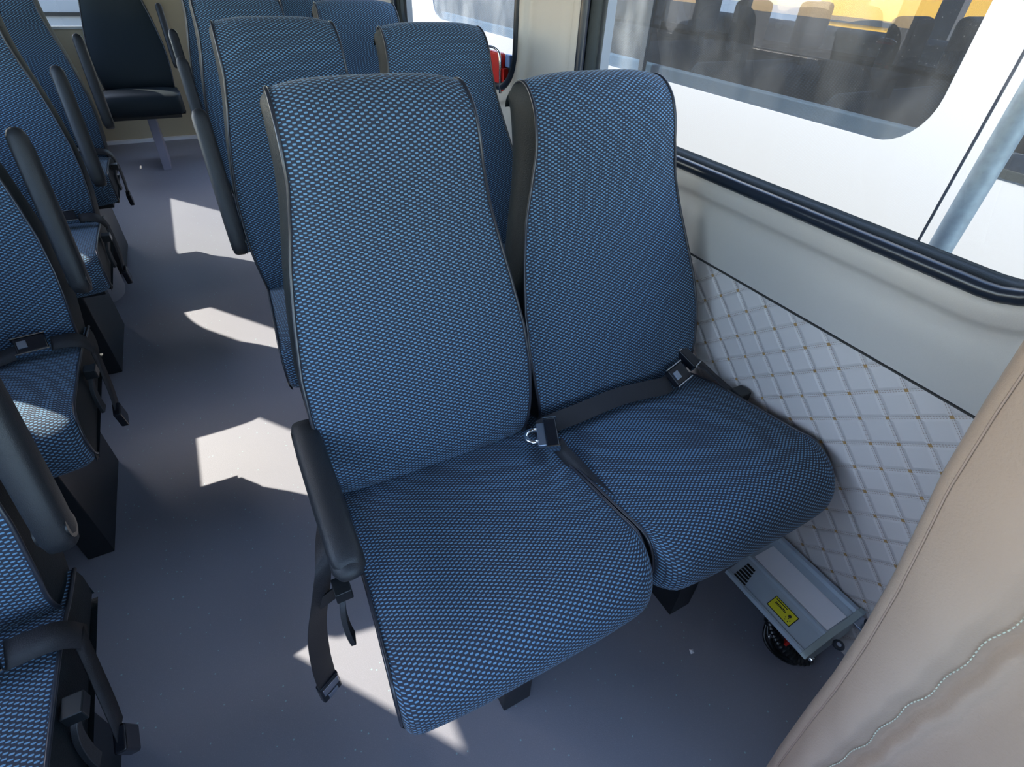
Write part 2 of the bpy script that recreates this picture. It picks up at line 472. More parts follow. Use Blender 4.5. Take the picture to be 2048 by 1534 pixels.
# wheel arch
def wheel_arch():
    P = MB(); rings = []
    prof = [(0, 0), (0, .22), (.02, .27), (.06, .30), (.10, .31)]
    for ins, z in prof:
        ring = []
        x0, x1, y0, y1 = XL+.002, -.50-ins, 2.55+ins*.8, 2.845-ins*.4; r = .12
        pts = [(x0, y0)]+[(x1-r+r*math.sin(a), y0+r-r*math.cos(a)) for a in [PI/2*k/8 for k in range(9)]]
        pts += [(x1-r+r*math.cos(a), y1-r+r*math.sin(a)) for a in [PI/2*k/8 for k in range(9)]]+[(x0, y1)]
        rings.append([(p[0], p[1], z) for p in pts])
    P.grid(rings, closev=True); n = len(rings[0])
    P.f.append(tuple(len(P.v)-n+q for q in range(n)))
    return P.build('wheel_arch', 'arch', smooth=True, autosmooth=.8)
tag(wheel_arch(), 'pale grey rounded wheel arch cover on the floor under the left seats', 'wheel arch')

# ================================================================== SEATS
HW = [(-.05, .205), (0, .213), (.09, .226), (.17, .231), (.255, .227), (.35, .212), (.435, .195), (.49, .181), (.56, .168), (.65, .163), (.68, .161), (.74, .158)]
# front / top contour : (along back, depth)
FRONT = [(-.05, .056), (-.025, .036), (.0, .018), (.022, .003), (.06, -.008), (.13, -.012), (.20, -.010), (.28, -.002), (.36, .005), (.43, .008), (.49, .002), (.54, -.009), (.59, -.017), (.63, -.015), (.655, -.006), (.675, .008), (.688, .026), (.692, .046), (.687, .066), (.674, .082), (.656, .090)]
REAR = [(.656, .090), (.60, .094), (.50, .098), (.36, .102), (.2, .106), (.05, .108), (-.05, .108)]

def hwid(s): return interp(HW, s)

def backrest(parent, cx, scale, hinge_y, hinge_z, lean, uoff=0, lite=False):
    """fabric front + vinyl shell + piping, built around the hinge"""
    F = spline([(0, d, s) for s, d in FRONT], 3)
    S = [-1+2*k/22 for k in range(23)]
    S = [math.copysign(abs(u)**.8, u) for u in S]
    rows = []; uv = []; L = 0; edgeL = []; edgeR = []
    for i, p in enumerate(F):
        q0 = F[max(i-1, 0)]; q1 = F[min(i+1, len(F)-1)]
        tg = (q1-q0).normalized(); n = Vector((0, -tg.z, tg.y))    # outward normal (towards front / up)
        if i: L += (F[i]-F[i-1]).length
        h = hwid(p.z)*scale
        if i > len(F)-16: h -= .005*((i-(len(F)-16))/15)**1.5
        cr = interp([(0, .014), (.5, .012), (.62, .014), (.76, .015), (.84, .008)], L)
        r = []; w_ = []
        for u in S:
            k = (1-abs(u)**3.6)
            pp = Vector((u*h, p.y, p.z))+n*cr*k
            # sewn channel: slight wing sides at the lumbar zone
            r.append(pp); w_.append((u*h+uoff, L))
        rows.append(r); uv.append(w_); edgeL.append(r[0]); edgeR.append(r[-1])
    b = MB(); b.grid(rows, uv=uv)
    bk = b.build('backrest', 'fabric', parent, smooth=True, loc=(cx, hinge_y, hinge_z), rot=(-lean, 0, 0))
    # shell: rear face + sides
    R = spline([(0, d, s) for s, d in REAR], 3)
    b = MB(); rr = []
    for p in R:
        h = hwid(p.z)*scale-.005*(1 if p.z > .6 else max(0, (p.z-.3)/.3))
        rr.append([Vector((u*h, p.y+.012*(1-abs(u)**4), p.z)) for u in S])
    b.grid(rr)
    top = rows[-1]
    rearL = [r[0] for r in rr][::-1]; rearR = [r[-1] for r in rr][::-1]
    def resample(poly, n):
        d = [0]
        for a, c in zip(poly, poly[1:]): d.append(d[-1]+(c-a).length)
        out = []
        for k in range(n):
            t = d[-1]*k/(n-1); j = 0
            while j < len(d)-2 and d[j+1] < t: j += 1
            f = (t-d[j])/max(1e-9, d[j+1]-d[j]); out.append(poly[j].lerp(poly[j+1], min(1, max(0, f))))
        return out
    for sg, E_, Rr in ((-1, edgeL, rearL), (1, edgeR, rearR)):
        cut = len(E_)-10
        A = resample(E_[:cut+1], 24)+E_[cut+1:]
        Bk = resample(Rr, 24)+[Rr[-1].lerp(E_[-1], (k+1)/(len(E_)-cut-1)) for k in range(len(E_)-cut-1)]
        rws = []
        for a, c in zip(A, Bk):
            rws.append([a.lerp(c, t)+Vector((sg*.013*math.sin(PI*t)*min(1, max(.25, (a.z-.1)/.4)), 0, 0)) for t in (0, .12, .3, .5, .7, .88, 1)])
        b.grid(rws)
    b.grid([[rows[0][j], rr[-1][j]] for j in range(len(S))])
    sh = b.build('backrest_shell', 'vinyl', bk, smooth=True, autosmooth=.7); sh['label'] = 'black vinyl sides and rear'
    for E_, sg in ((edgeL, -1), (edgeR, 1)):
        b = MB(); b.tube([p+Vector((sg*.0015, -.0005, 0)) for p in E_], .0034, 7)
        b.build('piping', 'piping', bk, smooth=True)
    return bk

CP = [(.52, .415), (.455, .420), (.42, .429), (.36, .440), (.26, .449), (.17, .456), (.10, .460), (.065, .4595), (.040, .454), (.022, .442), (.010, .424), (.004, .403), (.003, .382), (.008, .362), (.022, .349)]
def cushion(parent, rl, rr_, fl, fr, cl, cr, uoff=0):
    """trapezoid cushion; rl..fr: x of rear/front corners, cl, cr plan corner radii"""
    F = spline([(0, y, z) for y, z in CP], 2)
    N = 30
    S = [.5-.5*math.cos(PI*k/N) for k in range(N+1)]
    rows = []; uv = []; L = 0; eL = []; eR = []
    for i, p in enumerate(F):
        if i: L += (F[i]-F[i-1]).length
        t = max(0, min(1, p.y/.46)); xl = fl+(rl-fl)*t; xr = fr+(rr_-fr)*t
        q0 = F[max(i-1, 0)]; q1 = F[min(i+1, len(F)-1)]; tg = (q1-q0).normalized(); n = Vector((0, tg.z, -tg.y))
        if n.z < 0 and i < 5: n = -n
        wgt = max(0, min(1, (.14-p.y)/.12)); r = []; w_ = []
        for s in S:
            x = xl+(xr-xl)*s; off = 0
            for rad, dx in ((cl, x-xl), (cr, xr-x)):
                if dx < rad: off += rad-math.sqrt(max(0, rad*rad-(rad-dx)**2))
            u = 2*s-1; k = 1-abs(u)**3
            crown = .011*k
            pp = Vector((x, p.y+off*wgt*1.0, p.z))+n*crown
            r.append(pp); w_.append((x+uoff, L))
        rows.append(r); uv.append(w_); eL.append(r[0]); eR.append(r[-1])
    b = MB(); b.grid(rows, uv=uv)
    cu = b.build('seat_cushion', 'fabric', parent, smooth=True)
    b = MB(); zb = .338
    for E_, sg in ((eL, -1), (eR, 1)):
        rws = []
        for p in E_:
            y = max(p.y, .03)
            bot = Vector((p.x-sg*.004, y, min(zb, p.z)))
            rws.append([p, p.lerp(bot, .3)+Vector((sg*.004, 0, 0)), p.lerp(bot, .7)+Vector((sg*.003, 0, 0)), bot])
        b.grid(rws)
    b.grid([[eL[0]+Vector((0, 0, -.09)), eR[0]+Vector((0, 0, -.09))], [Vector((eL[-1].x, eL[-1].y, zb)), Vector((eR[-1].x, eR[-1].y, zb))]])
    b.grid([[rows[0][j], Vector((rows[0][j].x, rows[0][j].y, zb))] for j in range(len(S))])
    sk = b.build('cushion_skirt', 'vinyl', cu, smooth=True, autosmooth=.7); sk['label'] = 'black vinyl side skirt and base'
    for E_, sg in ((eL, -1), (eR, 1)):
        b = MB(); b.tube([p+Vector((sg*.001, 0, .001)) for p in E_], .0034, 7); b.build('piping', 'piping', cu, smooth=True)
    return cu

def armrest(parent, x, angle, wdt=.044, ln=1.0):
    b = MB(); rings = []
    for y, hw_, zt, zb_ in ((.035, .012, .004, -.012), (.030, .020, .014, -.026), (.010, .024, .020, -.034), (-.05, .025, .022, -.034), (-.15, .025, .023, -.032), (-.25, .0245, .022, -.028), (-.30, .024, .019, -.026), (-.322, .021, .012, -.022), (-.334, .014, .002, -.016)):
        hw_ *= wdt/.05; r = []
        if y < 0: y *= ln
        for k in range(16):
            a = 2*PI*k/16; cx_ = math.copysign(abs(math.cos(a))**.6, math.cos(a)); cz = math.copysign(abs(math.sin(a))**.7, math.sin(a))
            r.append((hw_*cx_, y, (zt+zb_)/2+(zt-zb_)/2*cz))
        rings.append(r)
    b.grid(rings, closev=True); b.f.append(tuple(range(16))); b.f.append(tuple(len(b.v)-16+q for q in range(16))[::-1])
    a = b.build('armrest', 'plastic', parent, smooth=True, loc=(x, .463, .578), rot=(angle, 0, 0))
    b = MB(); rr = []
    for y, sc in ((-.298, 1.0), (-.326, .93), (-.340, .66), (-.346, .2)):
        rr.append([(.0255*wdt/.05*sc*math.cos(2*PI*k/16), y*ln, -.009+(.0175*sc)*math.sin(2*PI*k/16)) for k in range(16)])
    b.grid(rr, closev=True); b.f.append(tuple(len(b.v)-16+q for q in range(16)))
    b.build('end_cap', 'plastic', a, smooth=True)
    b = MB(); b.disc((0, 0, -.008), (1, 0, 0), .020, .046*wdt/.05); b.build('pivot', 'metal_black', a, smooth=True, autosmooth=.5)
    return a

def pedestal(parent, x0, x1, y0=.08, y1=.43, leg='metal_black'):
    b = MB(); b.prism([(y0, 0), (y1, 0), (y1, .335), (y0-.0, .335), (y0, .2)], 'x', x0, x1)
    return b.build('leg', leg, parent, bevel=.003)

def frame(parent, xa, xb):
    b = MB(); b.box(xa, xb, .07, .43, .312, .334)
    b.build('seat_frame', 'metal_black', parent, bevel=.003)

def buckle(parent, loc, rot, tongue=True, key='seat_belt_buckle'):
    """lap belt buckle: body, push button, metal edges; long axis = local x"""
    b = MB(); b.box(-.036, .024, -.022, .022, -.009, .009)
    o = b.build(key, 'latch_black', parent, bevel=.004, loc=loc, rot=rot)
    b = MB(); b.box(-.030, -.012, -.010, .010, .0085, .012); b.build('push_button', 'steel', o, bevel=.001)
    for yy in (-.0235, .0235):
        b = MB(); b.box(-.040, .026, yy-.0012, yy+.0012, -.007, .0085); b.build('metal_edge', 'chrome', o)
    return o

def lever(parent, x, y, z):
    pts = [(x, y, z), (x-.004, y-.012, z-.012), (x-.008, y-.022, z-.035), (x-.008, y-.032, z-.065), (x-.005, y-.038, z-.088)]
    P = spline(pts, 5); b = MB(); b.ribbon(P, (.004, .020, .006), .009)
    o = b.build('recline_lever', 'plastic', parent, bevel=.002)
    b = MB(); b.box(x-.012, x+.014, y-.016, y+.016, z-.010, z+.014); b.build('lever_bracket', 'metal_black', o, bevel=.002)
    return o

def hanging_belt(parent, x, y0):
    """webbing hanging beside the aisle edge with a buckle at its end"""
    root_pts = [(x+.012, y0+.22, .46), (x+.004, y0+.17, .475), (x-.010, y0+.08, .515), (x-.020, y0+.02, .520), (x-.040, y0+.0, .46), (x-.062, y0-.0, .37), (x-.074, y0+.00, .27), (x-.078, y0+.005, .20), (x-.080, y0+.01, .16)]
    P = spline(root_pts, 5)
    wv = []
    for i, p in enumerate(P):
        k = min(1, i/22); wv.append(Vector((.010+.028*k, .022*k+.002, .034*(1-k)+.004)).normalized()*.042)
    b = MB(); b.ribbon(P, wv, .0018)
    o = b.build('seat_belt', 'webbing', parent, smooth=True, autosmooth=.8)
    b = MB(); b.box(-.022, .022, -.008, .008, -.030, .030)
    k = b.build('seat_belt_buckle', 'latch_black', o, bevel=.004, loc=(x-.080, y0+.012, .140), rot=(0, 0, .5))
    b = MB(); b.box(-.018, .018, -.0095, .0075, -.002, .022); b.build('latch_plate', 'chrome', k, bevel=.001)
    b = MB(); b.box(-.011, .011, -.0105, -.007, -.022, -.008); b.build('push_button', 'steel', k, bevel=.001)
    return o

LEAN1, LEAN2 = math.radians(16.2), math.radians(20.4)

def double_seat(label, loc, arm_angle, hero=False):
    R = thing('double_seat', label, 'bus seat', loc, 0, 'double seats along the window wall')
    # local x: 0 = .03 world ; cushion
    cushion(R, .022, .440, -.005, .470, .022, .055)
    cushion(R, .447, .925, .482, .980, .045, .075, uoff=.3)
    backrest(R, .222, .945, .424, .436, LEAN1)
    backrest(R, .695, 1.025, .436, .436, LEAN2, uoff=.3)
    armrest(R, -.012 if hero else -.022, arm_angle, .050 if hero else .044, .87 if hero else 1.0)
    for x in (.205, .670): pedestal(R, x, x+.065)
    frame(R, .03, .93)
    return R

right_labels = [
 'largest blue woven double seat nearest the camera, its aisle armrest folded down',
 'blue woven double seat directly behind the nearest double seat, sunlit floor beside it, armrest raised',
 'blue woven double seat in the third row of the window side, only its headrests showing',
 'blue woven double seat furthest back on the window side, barely showing']
RY = .888
d0 = double_seat(right_labels[0], (.03, .28, 0), 0, True)
d1 = double_seat(right_labels[1], (.03, .28+RY, 0), -math.radians(108))
for k in (2, 3):
    c = copy_tree(d1); c.location = (.03, .28+RY*k, 0); c['label'] = right_labels[k]

# --- belts and lever of the nearest double seat
hb = hanging_belt(d0, -.022, .225)
lever(d0, -.030, .215, .470)
b = MB(); b.ribbon([(-.068, .225, .44), (-.045, .225, .452), (-.02, .225, .462)], (0, .004, .022), .003); b.build('belt_guide', 'metal_black', d0)
# strap across the window seat
P = spline([(.448, .408, .448), (.475, .398, .466), (.54, .392, .476), (.64, .395, .480), (.72, .392, .476), (.775, .385, .474), (.80, .390, .474)], 6)
b = MB(); b.ribbon(P, [Vector((0, .034, .024))]*len(P), .0018); sb = b.build('seat_belt', 'webbing', d0, smooth=True, autosmooth=.8)
bk_ = buckle(sb, (.838, .400, .482), (.55, .0, .30))
b = MB(); b.box(-.017, .017, -.027, .027, -.010, .010)
k = b.build('webbing_adjuster', 'latch_black', sb, bevel=.003, loc=(.893, .432, .490), rot=(.5, 0, .42))
for yy in (-.028, .028):
    b = MB(); b.box(-.018, .018, yy-.0014, yy+.0014, -.008, .011); b.build('metal_edge', 'chrome', k)
b = MB(); P = spline([(.90, .43, .485), (.925, .41, .475), (.945, .36, .452), (.955, .31, .44)], 5); b.ribbon(P, [Vector((.02, .028, .0))]*len(P), .002); b.build('webbing_end', 'webbing', sb, smooth=True)
b = MB(); b.box(.948, .985, .29, .325, .395, .452); b.build('belt_anchor', 'metal_black', d0, bevel=.003)
# latch tongue resting in the gap between both cushions
b = MB(); b.box(-.013, .013, -.036, .036, -.010, .010)
k = b.build('seat_belt_latch', 'latch_black', d0, bevel=.003, loc=(.443, .355, .484), rot=(.15, -.12, -.42))
for yy in (-.037, .037):
    b = MB(); b.box(-.014, .014, yy-.0013, yy+.0013, -.008, .011); b.build('metal_edge', 'chrome', k)
b = MB(); b.box(-.030, -.012, -.029, .029, -.005, .005); b.build('latch_shoulder', 'steel', k, bevel=.002)
b = MB(); b.tube([(-.028, .015, 0), (-.040, .016, 0), (-.051, .010, 0), (-.054, 0, 0), (-.051, -.010, 0), (-.040, -.016, 0), (-.028, -.015, 0)], .0052, 8)
b.build('tongue', 'chrome', k, smooth=True)
b = MB(); P = spline([(.446, .335, .474), (.452, .31, .462), (.462, .27, .452), (.470, .20, .446), (.476, .12, .448)], 6); b.ribbon(P, [Vector((.020, .006, .022))]*len(P), .002); b.build('webbing_end', 'webbing', k.parent, smooth=True)

# --- single seats on the left
def single_seat(label, loc, arm_angle, leg='metal_black', belts=True, group='single seats along the left wall', cloth='fabric'):
    R = thing('single_seat', label, 'bus seat', loc, 0, group)
    # origin at aisle side front corner; seat extends towards -x
    cushion(R, -.440, -.018, -.455, 0, .03, .03, uoff=.11).data.materials[0] = M[cloth]
    backrest(R, -.235, .97, .424, .436, LEAN1, uoff=.17).data.materials[0] = M[cloth]
    armrest(R, .030, arm_angle)
    pedestal(R, -.155, -.096, .075, .43, leg)
    pedestal(R, -.40, -.35, .075, .43, leg)
    frame(R, -.43, -.03)
    if belts:
        lever(R, .008, .26, .430)
        s = MB(); P = spline([(-.060, .350, .478), (-.035, .354, .476), (-.012, .360, .468), (.002, .368, .448), (.010, .376, .415)], 5)
        s.ribbon(P, [Vector((0, .036, .018))]*len(P), .002); o = s.build('seat_belt', 'webbing', R, smooth=True)
        buckle(o, (-.088, .346, .486), (.45, .05, .22))
        s = MB(); P = spline([(-.115, .340, .480), (-.16, .330, .474), (-.23, .325, .466), (-.32, .345, .468), (-.42, .375, .455)], 5)
        s.ribbon(P, [Vector((0, .036, .018))]*len(P), .002); s.build('webbing_end', 'webbing', o, smooth=True)
        s = MB(); P = spline([(.006, .37, .43), (.014, .33, .40), (.018, .29, .35), (.016, .27, .31)], 5)
        s.ribbon(P, [Vector((.006, .036, .0))]*len(P), .002); o = s.build('seat_belt', 'webbing', R, smooth=True)
        s = MB(); s.box(-.009, .009, -.020, .020, -.030, .028); s.build('seat_belt_buckle', 'latch_black', o, bevel=.004, loc=(.016, .265, .285), rot=(.3, 0, 0))
    return R
LYS = [.25, 1.09, 1.936, 2.782]
left_labels = [
 'blue single seat in the bottom left corner, large seat belt buckle on its cushion',
 'blue single seat at the left edge, broad sunlit stripe across its cushion front',
 'blue single seat in the third row on the left, small sunlit patch on its cushion',
 'blue single seat furthest back on the left, beside the rear door window']
s0 = single_seat(left_labels[0], (-.373, LYS[0], 0), -math.radians(108))
for k in (1, 2, 3):
    c = copy_tree(s0); c.location = (-.40, LYS[k], 0); c['label'] = left_labels[k]
    if k == 3:   # stands over the wheel arch: no wall-side leg
        for ch in list(c.children):
            if ch.name.startswith('leg') and ch.data.vertices[0].co.x < -.2: bpy.data.objects.remove(ch)
rs = single_seat('dark backlit single rear seat at the aisle end on one pale grey leg', (-.055, 4.42, 0), -math.radians(106), 'grey_leg', False, None, 'rear_shade_cloth')
for ch in list(rs.children):
    if ch.name.startswith('leg'): bpy.data.objects.remove(ch)
b = MB(); b.prism([(.02, 0), (.30, 0), (.30, .335), (.16, .335)], 'x', -.245, -.195); b.build('leg', 'grey_leg', rs, bevel=.003)

# ================================================================== WINDOW LATCH
t = thing('emergency_window_latch', 'red emergency window latch with chrome bracket at the lower edge of the second window', 'window latch', (XR+.018, 2.0, .900))
b = MB(); b.box(-.030, -.006, -.045, .045, -.02, .085); b.build('handle', 'red', t, bevel=.008, seg=3)
b = MB(); b.tube(spline([(-.034, .055, -.04), (-.036, .055, .06), (-.036, .04, .095), (-.036, -.03, .095), (-.036, -.055, .07), (-.034, -.06, -.04)], 5), .005, 8); b.build('bracket', 'chrome', t, smooth=True)
b = MB(); b.box(-.020, -.004, -.098, -.065, .045, .085); b.build('blue_tab', 'blue', t, bevel=.004)
b = MB(); b.box(-.024, -.004, -.075, .06, -.060, -.030); b.build('base', 'ink', t, bevel=.004)
b = MB(); b.box(-.030, -.010, -.075, -.055, -.055, .04); b.build('red_stem', 'red', t, bevel=.002)

# ================================================================== POWER INVERTER
t = thing('power_inverter', 'silver finned power inverter box with yellow warning label on the floor beneath the seat', 'inverter', (.93, .235, 0))
def cs(pts, y0, y1, name, m_, parent=t, **k):
    b = MB(); b.prism([(x-.93, z) for x, z in pts], 'y', y0-.235, y1-.235); return b.build(name, m_, parent, **k)
sec = [(.905, .052), (1.018, .052), (1.018, .146), (1.004, .150), (1.000, .142), (.981, .136), (.911, .136), (.909, .140), (.903, .140), (.900, .134), (.893, .130), (.850, .112), (.846, .116), (.840, .116), (.836, .108)]
cs(sec, .132, .350, 'housing', 'alu')
cs([(.912, .1355), (.980, .1355), (.980, .1385), (.912, .1385)], .134, .338, 'top_panel', 'alu_light')
cs([(.905, .050), (1.020, .050), (1.020, .150), (1.004, .153), (.980, .139), (.902, .142), (.842, .118), (.834, .110)], .118, .132, 'end_plate', 'alu_edge', bevel=.001)
b = MB()
for k in range(6):
    xx = .851+k*.0075-.93; ya, yb = .335-.235, .335-.034+k*.0022-.235
    z0_ = .1127+(xx+.93-.850)*.4186
    b.add([(xx-.0022, ya, z0_-.0004), (xx+.0022, ya, z0_+.0014), (xx+.0022, yb, z0_+.0014), (xx-.0022, yb, z0_-.0004), (xx-.0022, ya, z0_-.003), (xx+.0022, ya, z0_-.003), (xx+.0022, yb, z0_-.003), (xx-.0022, yb, z0_-.003)],
          [(0, 1, 2, 3), (4, 7, 6, 5), (0, 4, 5, 1), (1, 5, 6, 2), (2, 6, 7, 3), (3, 7, 4, 0)])
b.build('vent_slots', 'ink', t)
# yellow label lies on the sloping face
slope = math.atan2(.018, .043)
lab = MB(); lab.box(-.0155, .0155, -.031, .031, 0, .0008)
lo = lab.build('warning_label', 'ink', t, loc=(.872-.93, .213-.235, .1222), rot=(0, -slope, 0)); lo['label'] = 'yellow warning label with black lettering'
lab = MB(); lab.box(-.0138, .0138, -.0293, .0293, .0008, .0012); yl = lab.build('label_face', 'yellow_label', lo)
lab = MB(); lab.box(.0095, .0115, -.004, .026, .0012, .0014)
for k in range(9):
    lab.box(.0005, .0048 if k % 3 else .006, .022-k*.0032-.0022, .022-k*.0032, .0012, .0014)
lab.disc((.003, -.017, .0013), (0, 0, 1), .0036, .0004, 12)
for k in range(5):
    a = k*2*PI/5; lab.box(-.006+.004*math.cos(a)-.001, -.006+.004*math.cos(a)+.001, -.018+.006*math.sin(a)-.001, -.018+.006*math.sin(a)+.001, .0012, .0014)
lab.build('lettering', 'ink', lo)
for (x, z) in ((.945, .085), (.875, .075)):
    b = MB(); b.disc((x-.93, .116-.235, z), (0, 1, 0), .007, .006, 14); b.build('screw', 'chrome', t, smooth=True, autosmooth=.5)
for (x, y, z) in ((1.006, .098, .145), (.925, .104, .115)):
    b = MB(); b.tube([(x-.93+.0085*math.cos(a), y-.235+.0085*math.sin(a), z) for a in [2*PI*k/16 for k in range(16)]], .0042, 8, closed=True); b.build('rubber_grommet', 'rubber_gloss', t, smooth=True)
    b = MB(); b.disc((x-.93, y-.235, z), (0, 0, 1), .005, .006, 12); b.build('grommet_screw', 'steel', t)
b = MB(); b.box(.985-.93, 1.018-.93, .085-.235, .120-.235, .128, .134); b.build('mounting_flange', 'steel', t, bevel=.001)
for x, y in ((.935, .16), (1.0, .16), (.935, .32), (1.0, .32)):
    b = MB(); b.disc((x-.93, y-.235, .0262), (0, 0, 1), .012, .052, 14); b.build('foot', 'rubber', t, smooth=True, autosmooth=.5)
# cables
t2 = bpy.data.objects.new('cable_bundle', None); COL.objects.link(t2); t2.parent = t; t2.location = (-.045, -.065, 0); t2['label'] = 'black cables with a red clip'
b = MB(); P = spline([(-.018, .055, .075), (-.022, .03, .050), (-.018, .0, .034), (-.002, -.030, .022), (.020, -.044, .020), (.050, -.030, .020), (.07, .01, .02)], 8)
b.tube(P, [.012+.0016*(i % 2) for i in range(len(P))], 12); b.build('sleeve', 'wire', t2, smooth=True, autosmooth=.6)
for k in range(4):
    b = MB(); o_ = .007*k-.014
    b.tube(spline([(-.010+o_*.4, .06, .08), (-.030+o_, .035, .045+.010*(k % 2)), (-.034+o_*.6, .0, .028), (-.012, -.028+o_*.5, .014+.008*(k % 2)), (.025, -.036, .012), (.05, -.02, .012)], 7), .0042, 8)
    b.build('wire', 'wire', t2, smooth=True)
b = MB(); b.box(-.012, .012, -.004, .004, -.008, .008); b.build('clip', 'red', t2, bevel=.002, loc=(-.010, .002, .056), rot=(.2, .1, .5))
b = MB(); b.disc((0, 0, 0), (0, 1, 0), .0065, .012, 12); b.build('connector', 'chrome', t2, smooth=True, loc=(-.036, .03, .050))

# ================================================================== FRONT LEATHER SEAT
def front_seat():
    R = thing('leather_front_seat', 'tan leather front seat back with stitched side seam in the bottom right corner', 'front seat', (.47, 0, 0))
    rear = [(.20, .004), (.35, .020), (.40, .025), (.53, .035), (.61, .040), (.70, .049), (.79, .061), (.86, .073), (.92, .084), (1.0, .093), (1.06, .098), (1.12, .094), (1.16, .08)]
    seam = [(.20, -.034), (.55, -.031), (.70, -.029), (.90, -.026), (1.1, -.024), (1.16, -.02)]
    side = MB(); rows = []; seam_pts = []; edge_pts = []
    N = 90
    for i in range(N+1):
        z = .20+.96*i/N; yr = interp(rear, z); ys = interp(seam, z)
        ys += .0015*math.sin(z*95)+.001*math.sin(z*41)
        puck = .0016*math.sin(z*230)
        r = [(.46, yr-.055, z), (.40, yr-.010, z), (.20, yr+.004, z), (.06, yr+.003, z), (.020, yr+.001, z), (.010, yr-.003, z), (.005, yr-.008, z), (.003, yr-.012, z), (.0032, yr-.0135, z), (.0015, yr-.016, z)]
        wr = .0008*math.sin(z*37+1)+.0006*math.sin(z*61)
        for k in range(1, 14):
            f = k/14; y = (yr-.016)+(ys+.006-(yr-.016))*f
            bulge = -.010*math.sin(PI*min(1, f*1.05))**.8+.012*max(0, f-.72)**1.0/.28*.8
            r.append((.002+bulge+wr*math.sin(PI*f), y, z))
        r += [(.0125+puck*.5, ys+.003, z), (.0135, ys, z), (.0105+puck, ys-.0035, z), (.0045+puck, ys-.008, z), (.0035, ys-.0125, z), (.0075, ys-.017, z), (.010, ys-.022, z), (.006, ys-.034, z), (.000, ys-.052, z), (-.006, ys-.08, z), (-.006, ys-.11, z), (.004, ys-.14, z), (.03, ys-.165, z), (.08, ys-.17, z), (.14, ys-.15, z), (.24, ys-.14, z), (.40, ys-.15, z), (.46, ys-.10, z)]
        rows.append(r); seam_pts.append(Vector((.0108, ys+.0072, z))); edge_pts.append(Vector((.0030, yr-.0135, z)))
    side.grid(rows, closev=True); n = len(rows[0])
    # domed top
    last = rows[-1]; cx = sum(p[0] for p in last)/n; cy = sum(p[1] for p in last)/n; prev = len(side.v)-n
    for k in range(1, 5):
        a = PI/2*k/4; sc = math.cos(a)*.97+.02; zz = last[0][2]+.035*math.sin(a)
        o_ = len(side.v); side.v += [(cx+(p[0]-cx)*sc, cy+(p[1]-cy)*sc, zz) for p in last]; side.uv += [(0, 0)]*n
        side.f += [(prev+q, prev+(q+1) % n, o_+(q+1) % n, o_+q) for q in range(n)]; prev = o_
    side.f.append(tuple(prev+q for q in range(n))); side.f.append(tuple(range(n))[::-1])
    bk = side.build('backrest', 'leather', R, smooth=True)
    th = MB()
    k = 0
    L = seam_pts
    for i in range(0, len(L)-1):
        for f in (.12, .62):
            p = L[i].lerp(L[i+1], f); q = L[i].lerp(L[i+1], f+.30)
            th.tube([p+Vector((-.0022, 0, 0)), (p+q)/2+Vector((-.0036, 0, 0)), q+Vector((-.0022, 0, 0))], .0007, 5)
    th.build('seam_stitching', 'leather_thread', bk, smooth=True)
    th = MB(); th.tube([p+Vector((-.0012, .0, 0)) for p in edge_pts], .0010, 5); th.build('edge_seam', mat('leather_seam', (.30, .22, .18), .6), bk, smooth=True)
    c = MB(); c.box(.01, .46, -.62, -.10, .12, .34); c.build('seat_cushion', 'leather', R, bevel=.04, seg=4)
    c = MB(); c.box(.05, .42, -.55, -.10, 0, .12); c.build('base', 'metal_black', R, bevel=.01)
    return R
front_seat()

# ================================================================== OUTSIDE
b = MB(); b.box(-30, 40, -30, 40, -.70, -.65)
struct(b.build('ground', 'asphalt'), 'grey parking lot ground', 'ground')

